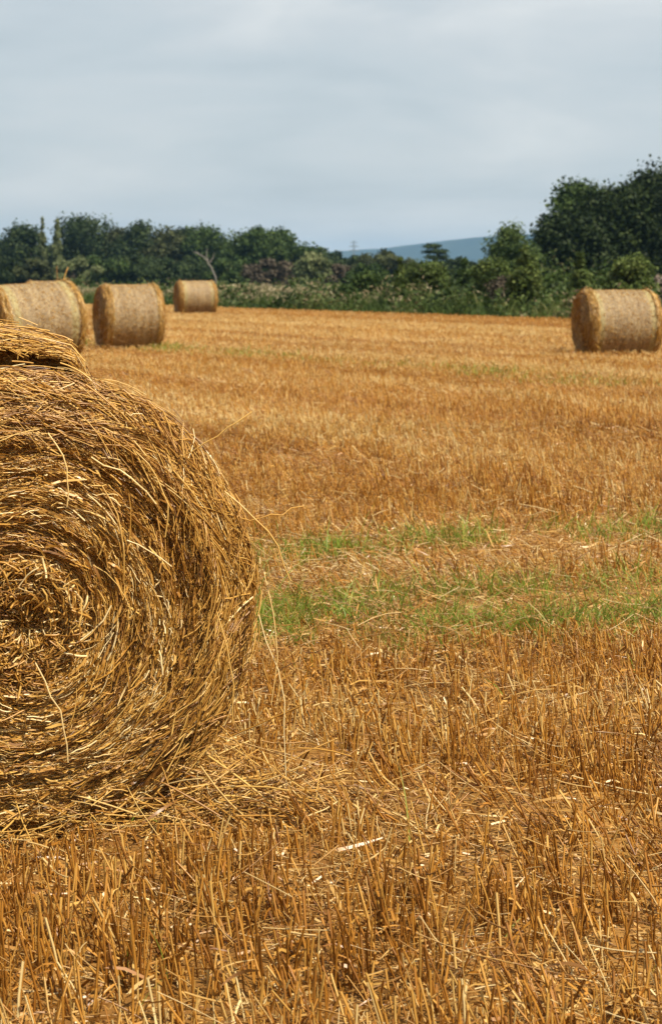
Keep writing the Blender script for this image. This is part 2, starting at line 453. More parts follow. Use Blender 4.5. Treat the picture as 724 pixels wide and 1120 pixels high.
def face_depth(r, th):
    """how far the front face bulges forward of its plane"""
    q = r / RB
    d = .05 * (1 - q ** 2) + .020 * (fbm(r * 9 + th * .32, np.cos(th) * 1.6 + 3, 93) - .5)
    d += .008 * np.sin(r * 95 - th + 2.4 * fbm(np.cos(th) * 1.3 + 7, np.sin(th) * 1.3, 97))
    d -= .05 * np.exp(-((q - .90) / .07) ** 2) * (.4 + .6 * np.clip(np.cos(th), 0, 1))
    d -= .05 * np.exp(-(r / .09) ** 2)
    return d


def to_local(r, th, y):
    z = ZC + r * np.sin(th)
    z = np.where(z < .03, .03 + (z - .03) * .12, z)
    return np.stack([r * np.cos(th), y, z], -1)


core = Geo()
th = np.linspace(0, 2 * np.pi, 181)[:-1]
yy = np.linspace(-LB / 2, LB / 2, 40)
TH, YY = np.meshgrid(th, yy, indexing='xy')
core.grid(to_local(big_rad(TH, YY) - .012, TH, YY), .35 + .3 * rng.random(TH.size), 0, wrap=True)
for sgn in (-1, 1):
    rr = np.linspace(.004, 1, 46)
    RR, TT = np.meshgrid(rr, th, indexing='ij')
    rad_ = RR * (big_rad(TT, np.full_like(TT, sgn * LB / 2)) - .012)
    dep = face_depth(rad_, TT) * np.clip((1 - RR) / .06, 0, 1)
    core.grid(to_local(rad_, TT, sgn * (LB / 2 + dep - .008)), .3 + .4 * rng.random(RR.size), 0, wrap=True)
core.build('straw_core', M_CORE, big)

face = Geo()


def face_strands(n, lmin, lmax, lift, jit, rlo=.0, rhi=.63, wide=(.0013, .0032), tone0=0.):
    r = np.sqrt(rng.uniform((rlo / .63) ** 2, (rhi / .63) ** 2, n)) * .63
    th = rng.uniform(0, 2 * np.pi, n)
    cx = r * np.cos(th); cz = r * np.sin(th)
    coh = (fbm(cx * 9 + 20, cz * 9 + 20, 101) - .5) * .8 + (fbm(cx * 2.6 + 9, cz * 2.6, 103) - .5) * .5
    core_mix = np.exp(-(r / .13) ** 2)
    ang = coh * .8 + rng.normal(0, jit, n) + core_mix * rng.normal(0, .9, n) - .10
    l = rng.uniform(lmin, lmax, n) * (1 - .55 * core_mix)
    K = 5; t = np.linspace(-.5, .5, K)[None, :]
    # walk along an arc of radius r, turned by ang
    arc = (l / np.maximum(r, .07))[:, None] * t * np.cos(ang)[:, None]
    rr = np.abs(r[:, None] + l[:, None] * t * np.sin(ang)[:, None] + .0015 * rng.normal(size=(n, K)))
    tt = th[:, None] - arc
    rr = np.minimum(rr, .66)
    lf = rng.exponential(lift, n)
    tilt = rng.normal(0, .09, n)
    dep = face_depth(np.repeat(r[:, None], K, 1) * .5 + rr * .5, tt) + lf[:, None] - .002 + (tilt * l)[:, None] * t + .006 * rng.normal(size=(n, 1)) * (t * 2) ** 2
    dep = np.where(rr > .6, dep - (rr - .6) * .6, dep)
    P = to_local(rr, tt, -(LB / 2 + dep))
    ring = fbm(r * 13 + th * .16 * 2, np.cos(th) * 1.2 + 4, 107)
    tone = rng.beta(1.7, 1.9, n) * .95 + .7 * (ring - .5) + .05 + tone0
    face.strands(P, rng.uniform(*wide, n), 4, np.clip(tone, 0, 1), flat=.45)


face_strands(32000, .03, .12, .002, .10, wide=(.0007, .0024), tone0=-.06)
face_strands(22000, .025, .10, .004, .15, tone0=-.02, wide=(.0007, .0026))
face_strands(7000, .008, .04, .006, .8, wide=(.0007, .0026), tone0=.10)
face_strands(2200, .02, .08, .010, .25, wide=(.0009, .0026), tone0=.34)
face_strands(110, .08, .18, .020, .5, tone0=.18)
face_strands(600, .03, .09, .016, 1.2, rhi=.17, tone0=.10, wide=(.0016, .004))
# flat leaf ribbons matted between the stems
n = 4200
r = np.sqrt(rng.uniform(.01, 1, n)) * .63; th = rng.uniform(0, 2 * np.pi, n); l = rng.uniform(.03, .10, n); t = np.linspace(-.5, .5, 4)[None, :]
ang = rng.normal(-.05, .3, n)
rr = np.minimum(r[:, None] + l[:, None] * t * np.sin(ang)[:, None], .65); tt = th[:, None] - (l / np.maximum(r, .07))[:, None] * t * np.cos(ang)[:, None]
P = to_local(rr, tt, -(LB / 2 + face_depth(rr, tt) + rng.exponential(.006, n)[:, None] + rng.normal(0, .006, (n, 4))))
face.strands(P, rng.uniform(.0016, .0042, n)[:, None] * np.array([.5, 1, .9, .3])[None, :], 2, np.clip(rng.beta(1.8, 1.8, n), 0, 1))
face.build('spiral_end', M_BALE, big)

rim = Geo()


def rim_strands(n, y0, y1, lmin, lmax, lift, jit, thlo=-.6, thhi=3.6, wide=(.0013, .003), wisp=0., tone0=0.):
    th = rng.uniform(thlo, thhi, n); y = rng.uniform(y0, y1, n)
    coh = (fbm(np.cos(th) * 4 + 9, np.sin(th) * 4 + y * 4, 111) - .5) * 1.3
    ang = coh + rng.normal(0, jit, n)
    l = rng.uniform(lmin, lmax, n); K = 5; t = np.linspace(-.5, .5, K)[None, :]
    tt = th[:, None] + (l / RB)[:, None] * t * np.cos(ang)[:, None]
    ye = y[:, None] + l[:, None] * t * np.sin(ang)[:, None]
    over = np.maximum(-LB / 2 - ye, 0) + np.maximum(ye - LB / 2, 0)      # what hangs past an end curls over the edge
    lf = rng.exponential(lift, n)[:, None] + wisp * rng.normal(0, 1, (n, 1)) * l[:, None] * t
    rr = big_rad(tt, np.clip(ye, -LB / 2, LB / 2)) + lf - over * 1.1
    P = to_local(rr, tt, np.clip(ye, -LB / 2 - .03 - over * .0 - lf * .3, LB / 2 + .05))
    tone = rng.beta(1.9, 1.7, n) + .5 * (fbm(th * 5, y * 6, 113) - .5) + tone0
    rim.strands(P, rng.uniform(*wide, n), 4, np.clip(tone, 0, 1), flat=.6)


rim_strands(15000, -LB / 2 - .05, -LB / 2 + .16, .04, .14, .007, .26, wide=(.0008, .0026))
rim_strands(3500, -LB / 2 + .16, -.08, .04, .16, .006, .5, tone0=-.22, wide=(.0008, .0024))  # shade of the hollow put into these strands as a darker tone
rim_strands(9000, -.05, LB / 2, .04, .16, .007, .35, wide=(.0008, .0026))
rim_strands(1500, -.05, .04, .05, .18, .010, .5, thlo=1.0, thhi=2.6)
rim_strands(420, -LB / 2 - .04, -LB / 2 + .12, .04, .12, .010, .5, wisp=.22, tone0=.12)
rim_strands(90, LB / 2 - .12, LB / 2, .06, .16, .012, .4, wisp=.2, tone0=.15)
# a flap of straw from the rear half overhanging the hollow
n = 3200
th = rng.uniform(np.radians(63), 2.7, n); y0 = rng.uniform(-.14, .04, n); l = rng.uniform(.05, .20, n)
K = 5; t = np.linspace(-.5, .5, K)[None, :]; ang = rng.normal(-.1, .55, n)
tt = np.maximum(th[:, None] + (l / RB)[:, None] * t * np.cos(ang)[:, None], np.radians(60))
ye = y0[:, None] + l[:, None] * t * np.sin(ang)[:, None]
P = to_local(big_rad(tt, np.full_like(tt, .12)) + rng.exponential(.008, n)[:, None] - .26 * np.clip(-.03 - ye, 0, 1) + rng.normal(0, .012, (n, 1)) * t - .05 * np.clip(np.radians(72) - tt, 0, 1), tt, ye)
rim.strands(P, rng.uniform(.0008, .0026, n), 4, np.clip(rng.beta(1.9, 1.7, n), 0, 1), flat=.6)
# straw bent over the front edge and lying on the outer ring of the face
n = 5500
th = rng.uniform(-.75, 3.5, n); r0 = rng.uniform(.50, .655, n); l = rng.uniform(.04, .17, n)
K = 5; t = np.linspace(-.5, .5, K)[None, :]; ang = rng.normal(-.18, .32, n)
rr = np.clip(r0[:, None] + l[:, None] * t * np.sin(ang)[:, None], .4, .675)
tt = th[:, None] - (l / r0)[:, None] * t * np.cos(ang)[:, None]
dep = face_depth(rr, tt) + .012 + rng.exponential(.010, n)[:, None] + (rng.normal(0, .08, n) * l)[:, None] * t
P = to_local(rr, tt, -(LB / 2 + dep - np.clip(rr - .60, 0, 1) * .9))
rim.strands(P, rng.uniform(.0008, .0026, n), 4, np.clip(rng.beta(1.8, 1.8, n) - .06, 0, 1), flat=.6)
# long stalks hanging off the front rim
for (x0, z0, x1, z1, out_, sag, tn) in ((.06, 1.12, .10, .93, .07, .02, .9), (.30, 1.06, .36, .84, .07, .03, .85), (-.42, 1.13, -.36, 1.00, .08, .01, .95),
                                         (.17, 1.05, .33, .93, .09, .02, .95), (.64, .60, .70, .12, .06, .03, 1.), (.66, .72, .67, .36, .05, .02, .9),
                                         (.55, .95, .72, .70, .06, .02, .8), (.60, .86, .76, .90, .04, -.01, .6), (.02, .52, .10, .27, .10, .01, .95),
                                         (.20, .98, .24, .72, .10, .02, .7), (.52, .62, .55, .33, .08, .01, .75), (.44, 1.04, .62, 1.16, .02, -.01, .8)):
    t = np.linspace(0, 1, 7)[:, None]
    p0 = np.array([x0, -LB / 2 - out_, z0]); p1 = np.array([x1, -LB / 2 - out_ - .05, z1])
    P = p0 + (p1 - p0) * t + np.array([sag, -.02, sag * .4]) * np.sin(t * np.pi) + rng.normal(0, .003, (7, 3))
    rim.strands(P[None], np.array([.0022]), 5, np.array([tn]), flat=.7)
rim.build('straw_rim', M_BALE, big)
# fallen tangle around the foot of the bale
foot = Geo()
n = 900
lx = rng.uniform(-1.0, .85, n); ly = -LB / 2 - np.abs(rng.normal(0, .09, n)) + .03
side = rng.random(n) < .35
lx = np.where(side, .50 + np.abs(rng.normal(0, .13, n)), lx); ly = np.where(side, rng.uniform(-LB / 2 - .05, LB / 2, n), ly)
l = rng.gamma(3, .045, n) + .04; a = rng.normal(0, .7, n) + np.pi * (rng.random(n) < .5)
pit = rng.normal(.12, .3, n)
t = np.linspace(-.5, .5, 4)[None, :, None]
d = np.stack([np.cos(a) * np.cos(pit), np.sin(a) * np.cos(pit), np.sin(pit)], -1)
P = np.stack([lx, ly, .02 + rng.exponential(.04, n) + np.abs(np.sin(pit)) * l * .5], -1)[:, None, :] + d[:, None, :] * l[:, None, None] * t + rng.normal(0, 1, (n, 1, 3)) * l[:, None, None] * .15 * t * t
foot.strands(P, rng.uniform(.0013, .003, n), 4, rng.beta(2, 1.7, n), flat=.6)
foot.build('shed_straw', M_BALE, big)


# ------------------------------------------------------------------ net-wrapped bales further off (axis along local x)
def net_bale(label, px, Y, phi, L, Rr, seed, dz=0., roll=0., tilt=0., strand_n=1600):
    root = empty('straw_bale', label, 'straw bale', ((px - CX) / F * Y, Y, dz), (0, tilt, phi), 'round straw bales')
    zc = Rr * .965
    th = np.linspace(0, 2 * np.pi, 129)[:-1]

    def loc(r, th, x):
        z = zc + r * np.sin(th); z = np.where(z < .02, .02 + (z - .02) * .15, z)
        return np.stack([x + 0 * r, r * np.cos(th), z], -1)

    def rad(th, x):
        e = np.abs(x) / (L / 2)
        return Rr * (1 + .004 * np.sin(x * 40 + seed)) + .026 * (fbm(np.cos(th) * 2 + seed, np.sin(th) * 2 + x * 2.5, seed) - .5) - .05 * np.clip((e - .82) / .18, 0, 1) ** 2
    g = Geo(); xb = np.linspace(-L / 2 + .07, L / 2 - .07, 44)
    TH, XB = np.meshgrid(th, xb, indexing='xy')
    g.grid(loc(rad(TH, XB), TH, XB), .5, wrap=True)
    g.build('net_wrap', M_NET, root)
    c = Geo(); xr = np.concatenate([np.linspace(-L / 2, -L / 2 + .09, 5), np.linspace(L / 2 - .09, L / 2, 5)])
    for part in (xr[:5], xr[5:]):
        TH, XB = np.meshgrid(th, part, indexing='xy')
        c.grid(loc(rad(TH, XB) - .008, TH, XB), .5 + .5 * rng.random(TH.size), 0, wrap=True)
    for s in (-1, 1):
        rr = np.linspace(.01, 1, 24); RR, TT = np.meshgrid(rr, th, indexing='ij')
        q = RR * (rad(TT, np.full_like(TT, s * L / 2)) - .008)
        dep = (.03 * (1 - RR ** 2) + .02 * np.sin(q * 70 - s * TT) + .03 * (fbm(q * 8 + TT * .3, TT * 0 + 3, seed + 5) - .5)) * np.clip((1 - RR) / .1, 0, 1)
        c.grid(loc(q, TT, s * (L / 2 + dep)), .4 + .5 * rng.random(RR.size), 0, wrap=True)
    n = strand_n
    # straw of the end faces
    for s in (-1, 1):
        r = np.sqrt(rng.random(n)) * (Rr - .02); t0 = rng.uniform(0, 2 * np.pi, n); l = rng.uniform(.06, .22, n)
        t = np.linspace(-.5, .5, 3)[None, :]; ang = rng.normal(0, .25, n)
        q = np.minimum(np.abs(r[:, None] + l[:, None] * t * np.sin(ang)[:, None]), Rr)
        tt = t0[:, None] + (l / np.maximum(r, .06))[:, None] * t
        P = loc(q, tt, s * (L / 2 + .035 * (1 - (q / Rr) ** 2) + .02 * np.sin(q * 70 - s * tt) + rng.exponential(.012, n)[:, None] + .004))
        c.strands(P, rng.uniform(.003, .006, n), 3, rng.beta(2, 2, n) * .9, 1)
        # fringe of straw round each rim
        m = int(n * .9); t0 = rng.uniform(0, 2 * np.pi, m); x0 = s * (L / 2 - rng.uniform(-.01, .10, m)); l = rng.uniform(.05, .2, m)
        ang = rng.normal(0, .5, m)
        tt = t0[:, None] + (l / Rr)[:, None] * t * np.cos(ang)[:, None]
        xx = x0[:, None] + l[:, None] * t * np.sin(ang)[:, None] * .6
        P = loc(rad(tt, np.clip(xx, -L / 2, L / 2)) + .004 + rng.exponential(.013, m)[:, None] + rng.normal(0, .08, (m, 1)) * l[:, None] * t, tt, xx)
        c.strands(P, rng.uniform(.003, .006, m), 3, np.clip(rng.beta(2, 1.6, m) + .1, 0, 1), 1)
    c.build('straw_core', [M_CORE, M_BALE], root)
    # flecks of straw poking through the net
    fl = Geo(); m = int(n * 1.5); t0 = rng.uniform(-.6, 3.8, m); x0 = rng.uniform(-L / 2 + .08, L / 2 - .08, m); l = rng.uniform(.015, .06, m)
    ang = rng.normal(0, 1.0, m); t = np.linspace(-.5, .5, 3)[None, :]
    tt = t0[:, None] + (l / Rr)[:, None] * t * np.cos(ang)[:, None]; xx = x0[:, None] + l[:, None] * t * np.sin(ang)[:, None]
    P = loc(rad(tt, xx) + .002 + .006 * rng.random((m, 1)), tt, xx)
    fl.strands(P, rng.uniform(.002, .004, m), 3, np.clip(rng.beta(1.6, 1.6, m) * .95 + .05, 0, 1))
    fl.build('poking_straw', M_BALE, root)
    return root


b1 = net_bale('net-wrapped straw bale cut by the left edge, behind the tangled spiral bale', 37, 31.0, R(34), 1.46, .69, 11, .03, 0, R(-4))
net_bale('straw bale almost hidden behind another bale, only its upper rim showing', 52, 60.5, R(20), 1.30, .67, 12, -.01)
net_bale('net-wrapped straw bale with a dark lower barrel, standing second from the left edge', 141, 37.0, R(21), 1.14, .675, 13, 0.0)
net_bale('smallest and most distant straw bale, nearest the cream grass verge', 214, 69.0, R(18), 1.38, .665, 14, -.02)
net_bale('lone straw bale in front of the tall dark trees at right', 674, 34.4, R(11), 1.34, .655, 15, -.05)
# one stalk sticking up from the cut-off bale
g = Geo(); t = np.linspace(0, 1, 4)[:, None]
g.strands((np.array([.62, -.1, 1.36]) + np.array([.13, .05, .22]) * t + np.array([0, 0, .02]) * np.sin(t * 3))[None], np.array([.009]), 4, np.array([.5]))
g.strands((np.array([.55, .0, 1.36]) + np.array([.03, .05, .26]) * t)[None], np.array([.006]), 4, np.array([.2]))
g.build('straw_stalk', M_BALE, b1)


# ------------------------------------------------------------------ verge of tall grass and weeds beyond the field
vg = Geo()
n = 46000
uu = rng.uniform(-26, 46, n); vv = rng.uniform(.0, 9, n)
def edge_xy(uu, vv):
    wv = vv + .5 * (fbm(uu / 1.3, uu * 0, 119) - .5)
    return EDGE0[0] + uu * FDIR[0] + wv * FN[0], EDGE0[1] + uu * FDIR[1] + wv * FN[1]
x, y = edge_xy(uu, vv)
cl = fbm(uu / 2.6, vv / 2.6, 121); cl2 = fbm(uu / .7, vv / .7, 123)
hmax = (.12 + 1.35 * cl + .9 * (cl2 - .5)) * np.clip(.5 + vv / 2.5, .5, 1.1) * np.interp(uu, [-10, 2, 12, 30], [.74, .74, .85, .7])
h = hmax * rng.uniform(.45, 1.15, n)
a = rng.uniform(0, 2 * np.pi, n); ln = rng.uniform(.1, .7, n)
t = np.linspace(0, 1, 4)[None, :, None]
P = np.stack([x, y, 0 * x - .06], -1)[:, None, :] + np.array([0, 0, 1.]) * h[:, None, None] * t + (np.stack([np.cos(a), np.sin(a), 0 * a], -1) * (h * ln)[:, None])[:, None, :] * t * t
rad = rng.uniform(.008, .020, n)[:, None] * np.array([1, 1, .7, .15])[None, :]
tone = np.clip(rng.beta(2, 3, n) * .8 + .9 * (fbm(uu / 2.4, vv / 2.0, 127) - .42), 0, 1)
vg.strands(P, rad, 2, tone)
# broad-leaved weeds between the grass
n2 = 60000
u2 = rng.uniform(-26, 46, n2); v2 = rng.uniform(.1, 9, n2); x2, y2 = edge_xy(u2, v2)
wm = fbm(u2 / 1.1, v2 / 1.1, 141) + .25 * (fbm(u2 / 4.5, v2 / 4.5, 143) - .5)
k = wm > .42
u2, v2, x2, y2, wm = u2[k], v2[k], x2[k], y2[k], wm[k]
zz = (wm - .36) * np.interp(u2, [0, 12], [2.8, 4.2]) * rng.random(len(u2)) ** .6 * np.clip(.5 + v2 / 3, .5, 1.1)
C = np.stack([x2, y2, zz + .02], -1)
nn = rng.normal(size=C.shape) + [0, 0, .6]
vg.leaves(C, nn, rng.uniform(.04, .11, len(C)), np.clip(rng.beta(2, 2.5, len(C)) * .9 + 1.5 * (fbm(u2 / 1.9, v2 / 1.9, 145) - .47), 0, 1), 2)
# pale seed heads, in drifts
pos = np.clip((fbm(uu / 2.2, vv / 1.6, 131) - .36) * 5 + np.clip(.3 - uu / 30, 0, .3), 0, 1) * np.clip(1.1 - (uu - 3) / 13, .12, 1)
k = (rng.random(n) < .85 * pos) & (vv > 1.4)
m = k.sum(); tip = P[k, -1]; hh = rng.uniform(.10, .28, m)
t = np.linspace(0, 1, 4)[None, :, None]
Q = tip[:, None, :] + np.stack([rng.normal(0, .10, m), rng.normal(0, .10, m), hh * rng.uniform(.2, 1, m)], -1)[:, None, :] * (t - .4)
vg.strands(Q, rng.uniform(.013, .034, m)[:, None] * np.array([.4, 1, .8, .2])[None, :], 4, rng.random(m), 1)
o = vg.build('verge_vegetation', [M_ROUGH, M_SEED, LEAF['weed']]); o['kind'] = 'stuff'; o['label'] = 'tall rough grass with cream seed heads along the field edge'; o['category'] = 'grass'


# ------------------------------------------------------------------ trees and shrubs
def crown_pts(W, D, H, z0, nl, n, leaf, shape):
    """lobes spread through an ovoid; leaf clumps scattered in shells round the lobes"""
    c = []
    while len(c) < nl:
        p = rng.uniform(-1, 1, 3)
        q = (np.abs(p) ** 3.0).sum()
        if q > 1 or np.linalg.norm(p) < .3: continue
        if shape == 'spire': s = max(1 - (p[2] + 1) / 2, .02) ** 1.1
        elif shape == 'round': s = 1 if p[2] < .0 else math.sqrt(max(1 - (p[2] / 1.05) ** 2, .05))
        elif shape == 'layered': p[2] = math.floor((p[2] + 1) * 2.5) / 2.5 - .85; s = 1 - .32 * (p[2] + 1)
        else: s = 1
        c.append((p[0] * s, p[1] * s, p[2]))
    c = np.array(c) * [W / 2 * .80, D / 2 * .80, H / 2 * .84] + [0, 0, z0 + H / 2]
    base = min(W, H) * (.215 if shape != 'spire' else .26)
    lr = rng.uniform(.55, 1.15, nl) * base
    if shape == 'spire':
        lr = lr * (1.15 - .95 * np.clip((c[:, 2] - z0) / H, 0, 1))
    w = lr ** 2 / (lr ** 2).sum()
    idx = rng.choice(nl, n, p=w)
    d = nrm(rng.normal(size=(n, 3)))
    if shape == 'layered': d[:, 2] *= .35
    rr = lr[idx] * np.clip(rng.normal(.84, .27, n), .1, 1.6)
    C = c[idx] + d * rr[:, None] * [1, 1, .85]
    lobe_tone = rng.normal(0, .13, nl)
    tone = np.clip(rng.beta(2, 2.3, n) * .8 + lobe_tone[idx] + .05 , 0, 1)
    nn = d * .9 + rng.normal(size=(n, 3)) * .7 + [0, 0, .35]
    k = C[:, 2] > .1
    return C[k], nn[k], leaf * rng.uniform(.55, 1.25, n)[k], tone[k], c, lr


def tree(name, label, cat, px, top, wpx, Y, tint, shape='round', low=.12, nl=16, n=3000, leaf=.26, group=None, twigs=0, depth=.9, trunkw=None, widen=1.12):
    X = (px - CX) / F * Y
    H = CH - (top - HY) / F * Y + .06
    W = wpx / F * Y * widen
    root = empty(name, label, cat, (X, Y, -.06), (0, 0, 0), group)
    z0 = H * low
    C, nn, s, tone, c, lr = crown_pts(W, W * depth, H - z0, z0, nl, n, leaf, shape)
    # keep the top where the photo has it
    top_now = np.percentile(C[:, 2], 99.7); C[:, 2] = z0 + (C[:, 2] - z0) * (H - z0) / max(top_now - z0, .1)
    k = C[:, 2] > .05
    g = Geo(); g.leaves(C[k], nn[k], s[k], tone[k])
    g.build('crown' if cat != 'shrub' else 'foliage', LEAF[tint], root)
    tr = Geo(); tw = trunkw or (max(.05, H * .022) if shape != 'spire' else .07)
    t = np.linspace(0, 1, 7)[:, None]
    trunk = np.array([0, 0, 0]) + np.array([rng.normal(0, .03) * H, rng.normal(0, .03) * H, H * .78]) * t + rng.normal(0, .008 * H, (7, 3)) * t
    tr.strands(trunk[None], (tw * (1 - .8 * t[:, 0]))[None], 8, np.array([.5]))
    for q in range(min(nl, 9)):
        k0 = rng.integers(1, 5); p0 = trunk[k0]; p1 = c[q]
        mid = (p0 + p1) / 2 + np.array([0, 0, -.06 * H])
        tt = np.linspace(0, 1, 6)[:, None]
        L_ = (1 - tt) ** 2 * p0 + 2 * tt * (1 - tt) * mid + tt ** 2 * p1
        tr.strands(L_[None], (tw * .5 * (1 - .8 * tt[:, 0]))[None], 6, np.array([.5]))
    for q in range(twigs):
        a = rng.uniform(-.5, .5); p0 = np.array([rng.normal(.12, .06) * W, 0, H * .84]); p1 = p0 + np.array([math.sin(a), .1, math.cos(a)]) * H * .20
        tt = np.linspace(0, 1, 4)[:, None]
        tr.strands((p0 + (p1 - p0) * tt)[None], (.05 * (1 - .8 * tt[:, 0]))[None], 4, np.array([.8]))
    tr.build('trunk' if cat != 'shrub' else 'stem', M_BARK, root)
    return root


wd = Geo()
nt_ = 120
tx = rng.uniform(-95, 40, nt_); ty = rng.uniform(300, 345, nt_); thh = rng.uniform(4.6, 6.8, nt_) * np.interp(tx, [-95, -10, 10, 40], [1.05, 1.0, .62, .5])
for a_, b_, c_ in zip(tx, ty, thh):
    C, nn, s_, tn, _, _ = crown_pts(7.5, 6.5, c_, 0, 12, 1500, .36, 'round')
    wd.leaves(C + [a_, b_, 0], nn, s_, tn)
o = wd.build('woods', LEAF['deep']); o['kind'] = 'stuff'; o['label'] = 'depth of the far wood showing between its front trees'; o['category'] = 'wood'
G1 = 'trees of the far wood'; G2 = 'bushes in front of the far wood'
FAR = [  # px, top, width, Y, tint, shape, label
    (4, 262, 46, 292, 'deep', 'round', 'low tree at the left end of the far wood, against the picture edge'),
    (28, 246, 40, 285, 'deep', 'round', 'dark round-topped tree just left of the two slim poplars'),
    (47, 239, 12, 272, 'pale', 'spire', 'slimmer pale poplar spire, left of its twin'),
    (63, 240, 16, 272, 'pale', 'spire', 'pale poplar spire standing against the tall dark tree'),
    (92, 236, 50, 286, 'deep', 'round', 'tallest dark tree of the far wood with a double top, right of the poplars'),
    (127, 250, 34, 288, 'olive', 'round', 'olive tree between the tall double-topped tree and the notched dark tree'),
    (154, 243, 42, 284, 'deep', 'round', 'dark notched tree above the gap between the two middle bales'),
    (182, 249, 36, 282, 'olive', 'round', 'olive tree standing between two dark trees above the small bale'),
    (202, 249, 32, 287, 'deep', 'round', 'dark tree directly above the small distant bale'),
    (226, 248, 44, 283, 'mid', 'round', 'mid-green tree right behind the bare dead branches'),
    (293, 250, 80, 262, 'mid', 'round', 'broad domed tree ending the far wood, widest of the row'),
    (256, 268, 40, 285, 'deep', 'round', 'lower dark tree filling the dip beside the broad domed tree'),
    (350, 271, 44, 264, 'deep', 'round', 'small dark round tree right of the broad domed tree'),
    (386, 281, 48, 258, 'deep', 'round', 'low blue-green tree under the pylon'),
    (420, 276, 62, 255, 'olive', 'round', 'broad low olive tree in front of the left end of the blue hill'),
    (476, 267, 38, 250, 'deep', 'layered', 'flat-tiered dark conifer silhouetted against the blue hill'),
    (500, 284, 34, 245, 'dark', 'round', 'small dark tree between the tiered conifer and the airy green tree'),
]
for px, top, w, Y, tint, shp, lab in FAR:
    low = .06 if shp != 'layered' else .3
    tree('broadleaf_tree' if shp == 'round' else ('poplar_tree' if shp == 'spire' else 'conifer_tree'), lab, 'tree', px, top, w * (1.3 if shp == 'round' else 1), Y, tint, shp, low,
         48 if shp == 'round' else (46 if shp == 'spire' else 30), 2600 if shp == 'layered' else int(3500 + w * 170), .17 if shp != 'round' else .23, G1)
SHR = [
    (8, 281, 50, 236, 'dark', 'dark bush under the low tree at the left edge'),
    (37, 284, 34, 230, 'olive', 'olive bush under the two poplars'),
    (82, 283, 52, 228, 'pale', 'pale broad bush above the cut-off bale'),
    (116, 281, 46, 234, 'mid', 'green bush behind the bale with the dark lower barrel'),
    (150, 279, 50, 236, 'deep', 'dark bush above the gap left of the small bale'),
    (184, 283, 44, 231, 'deep', 'dark bush above the left end of the smallest bale'),
    (212, 281, 36, 237, 'deep', 'dark bush immediately left of the bare dead branches'),
    (252, 284, 44, 226, 'mid', 'green bush immediately right of the bare dead branches'),
    (296, 284, 48, 215, 'brown', 'brownish bush below the broad domed tree'),
    (342, 277, 36, 200, 'pale', 'pale green willowy bush right of the brownish bush'),
    (373, 290, 30, 190, 'brown', 'dark brown thorn bush below the pylon'),
    (404, 289, 44, 185, 'mid', 'green bush below the broad low olive tree'),
]
for px, top, w, Y, tint, lab in SHR:
    tree('shrub', lab, 'shrub', px, top, w * 1.25, Y, tint, 'round', .0, 26, int(2600 + w * 110), .18, G2)
NEAR = [
    (438, 282, 22, 100, 'fresh', 'slim bright sapling below the right side of the low olive tree'),
    (468, 286, 50, 96, 'fresh', 'light green bush in the hedge below the tiered conifer'),
    (508, 284, 36, 92, 'mid', 'green hedge bush just left of the airy green tree'),
    (400, 298, 46, 104, 'mid', 'low green hedge bush where the cream grass thins out'),
    (540, 283, 44, 88, 'fresh', 'light green hedge bush at the foot of the airy green tree'),
    (574, 271, 46, 86, 'fresh', 'tallest light green sapling, left of the dark trunks'),
    (556, 303, 40, 80, 'brown', 'brownish dry bush in the hedge below the tallest sapling'),
    (606, 297, 40, 84, 'mid', 'green hedge bush left of the lone bale'),
    (634, 277, 34, 84, 'fresh', 'pointed green sapling directly above the left end of the lone bale'),
    (662, 295, 44, 83, 'mid', 'low green bush between the two saplings over the lone bale'),
    (689, 280, 42, 84, 'fresh', 'feathery green sapling above the right half of the lone bale'),
    (722, 302, 18, 78, 'bleached', 'bleached dry bush at the far right edge beside the lone bale'),
    (735, 296, 40, 84, 'mid', 'green hedge bush running out of the picture at the right edge'),
]
for i, (px, top, w, Y, tint, lab) in enumerate(NEAR):
    Y = (2.2 + 3.2 * ((i * 7) % 5) / 4 + float(EDGE0 @ FN)) / ((px - CX) / F * FN[0] + FN[1])     # rooted in the verge
    tree('shrub', lab, 'shrub', px, top, w * 1.12, Y, tint, 'spire' if (w < 38 and tint != 'bleached') or i == 5 else 'round', .0, 34, int(3600 + w * 130), .062, 'bushes of the field hedge')
G3 = 'tall trees at right'
tree('broadleaf_tree', 'airy light green tree standing left of the tall dark trees', 'tree', 558, 246, 60, 118, 'airy', 'round', .08, 39, 11000, .11, G3)
tree('broadleaf_tree', 'grey-green domed tree with bare twigs on top, left of the tallest tree', 'tree', 634, 200, 80, 136, 'mid', 'round', .15, 46, 26000, .14, G3, twigs=5)
tree('broadleaf_tree', 'very dark low-branched tree filling the foot of the tall group', 'tree', 622, 234, 84, 126, 'dark', 'round', .02, 46, 26000, .14, G3)
tree('broadleaf_tree', 'tallest dark tree, reaching the right edge of the picture', 'tree', 714, 188, 106, 130, 'dark', 'round', .02, 64, 60000, .14, G3)
tree('broadleaf_tree', 'dark tree in the notch between the domed tree and the tallest tree', 'tree', 672, 206, 84, 128, 'dark', 'round', .02, 43, 22000, .14, G3)
tree('broadleaf_tree', 'dark tree continuing the tall group beyond the right edge', 'tree', 775, 190, 100, 134, 'dark', 'round', .02, 26, 9000, .24, G3)

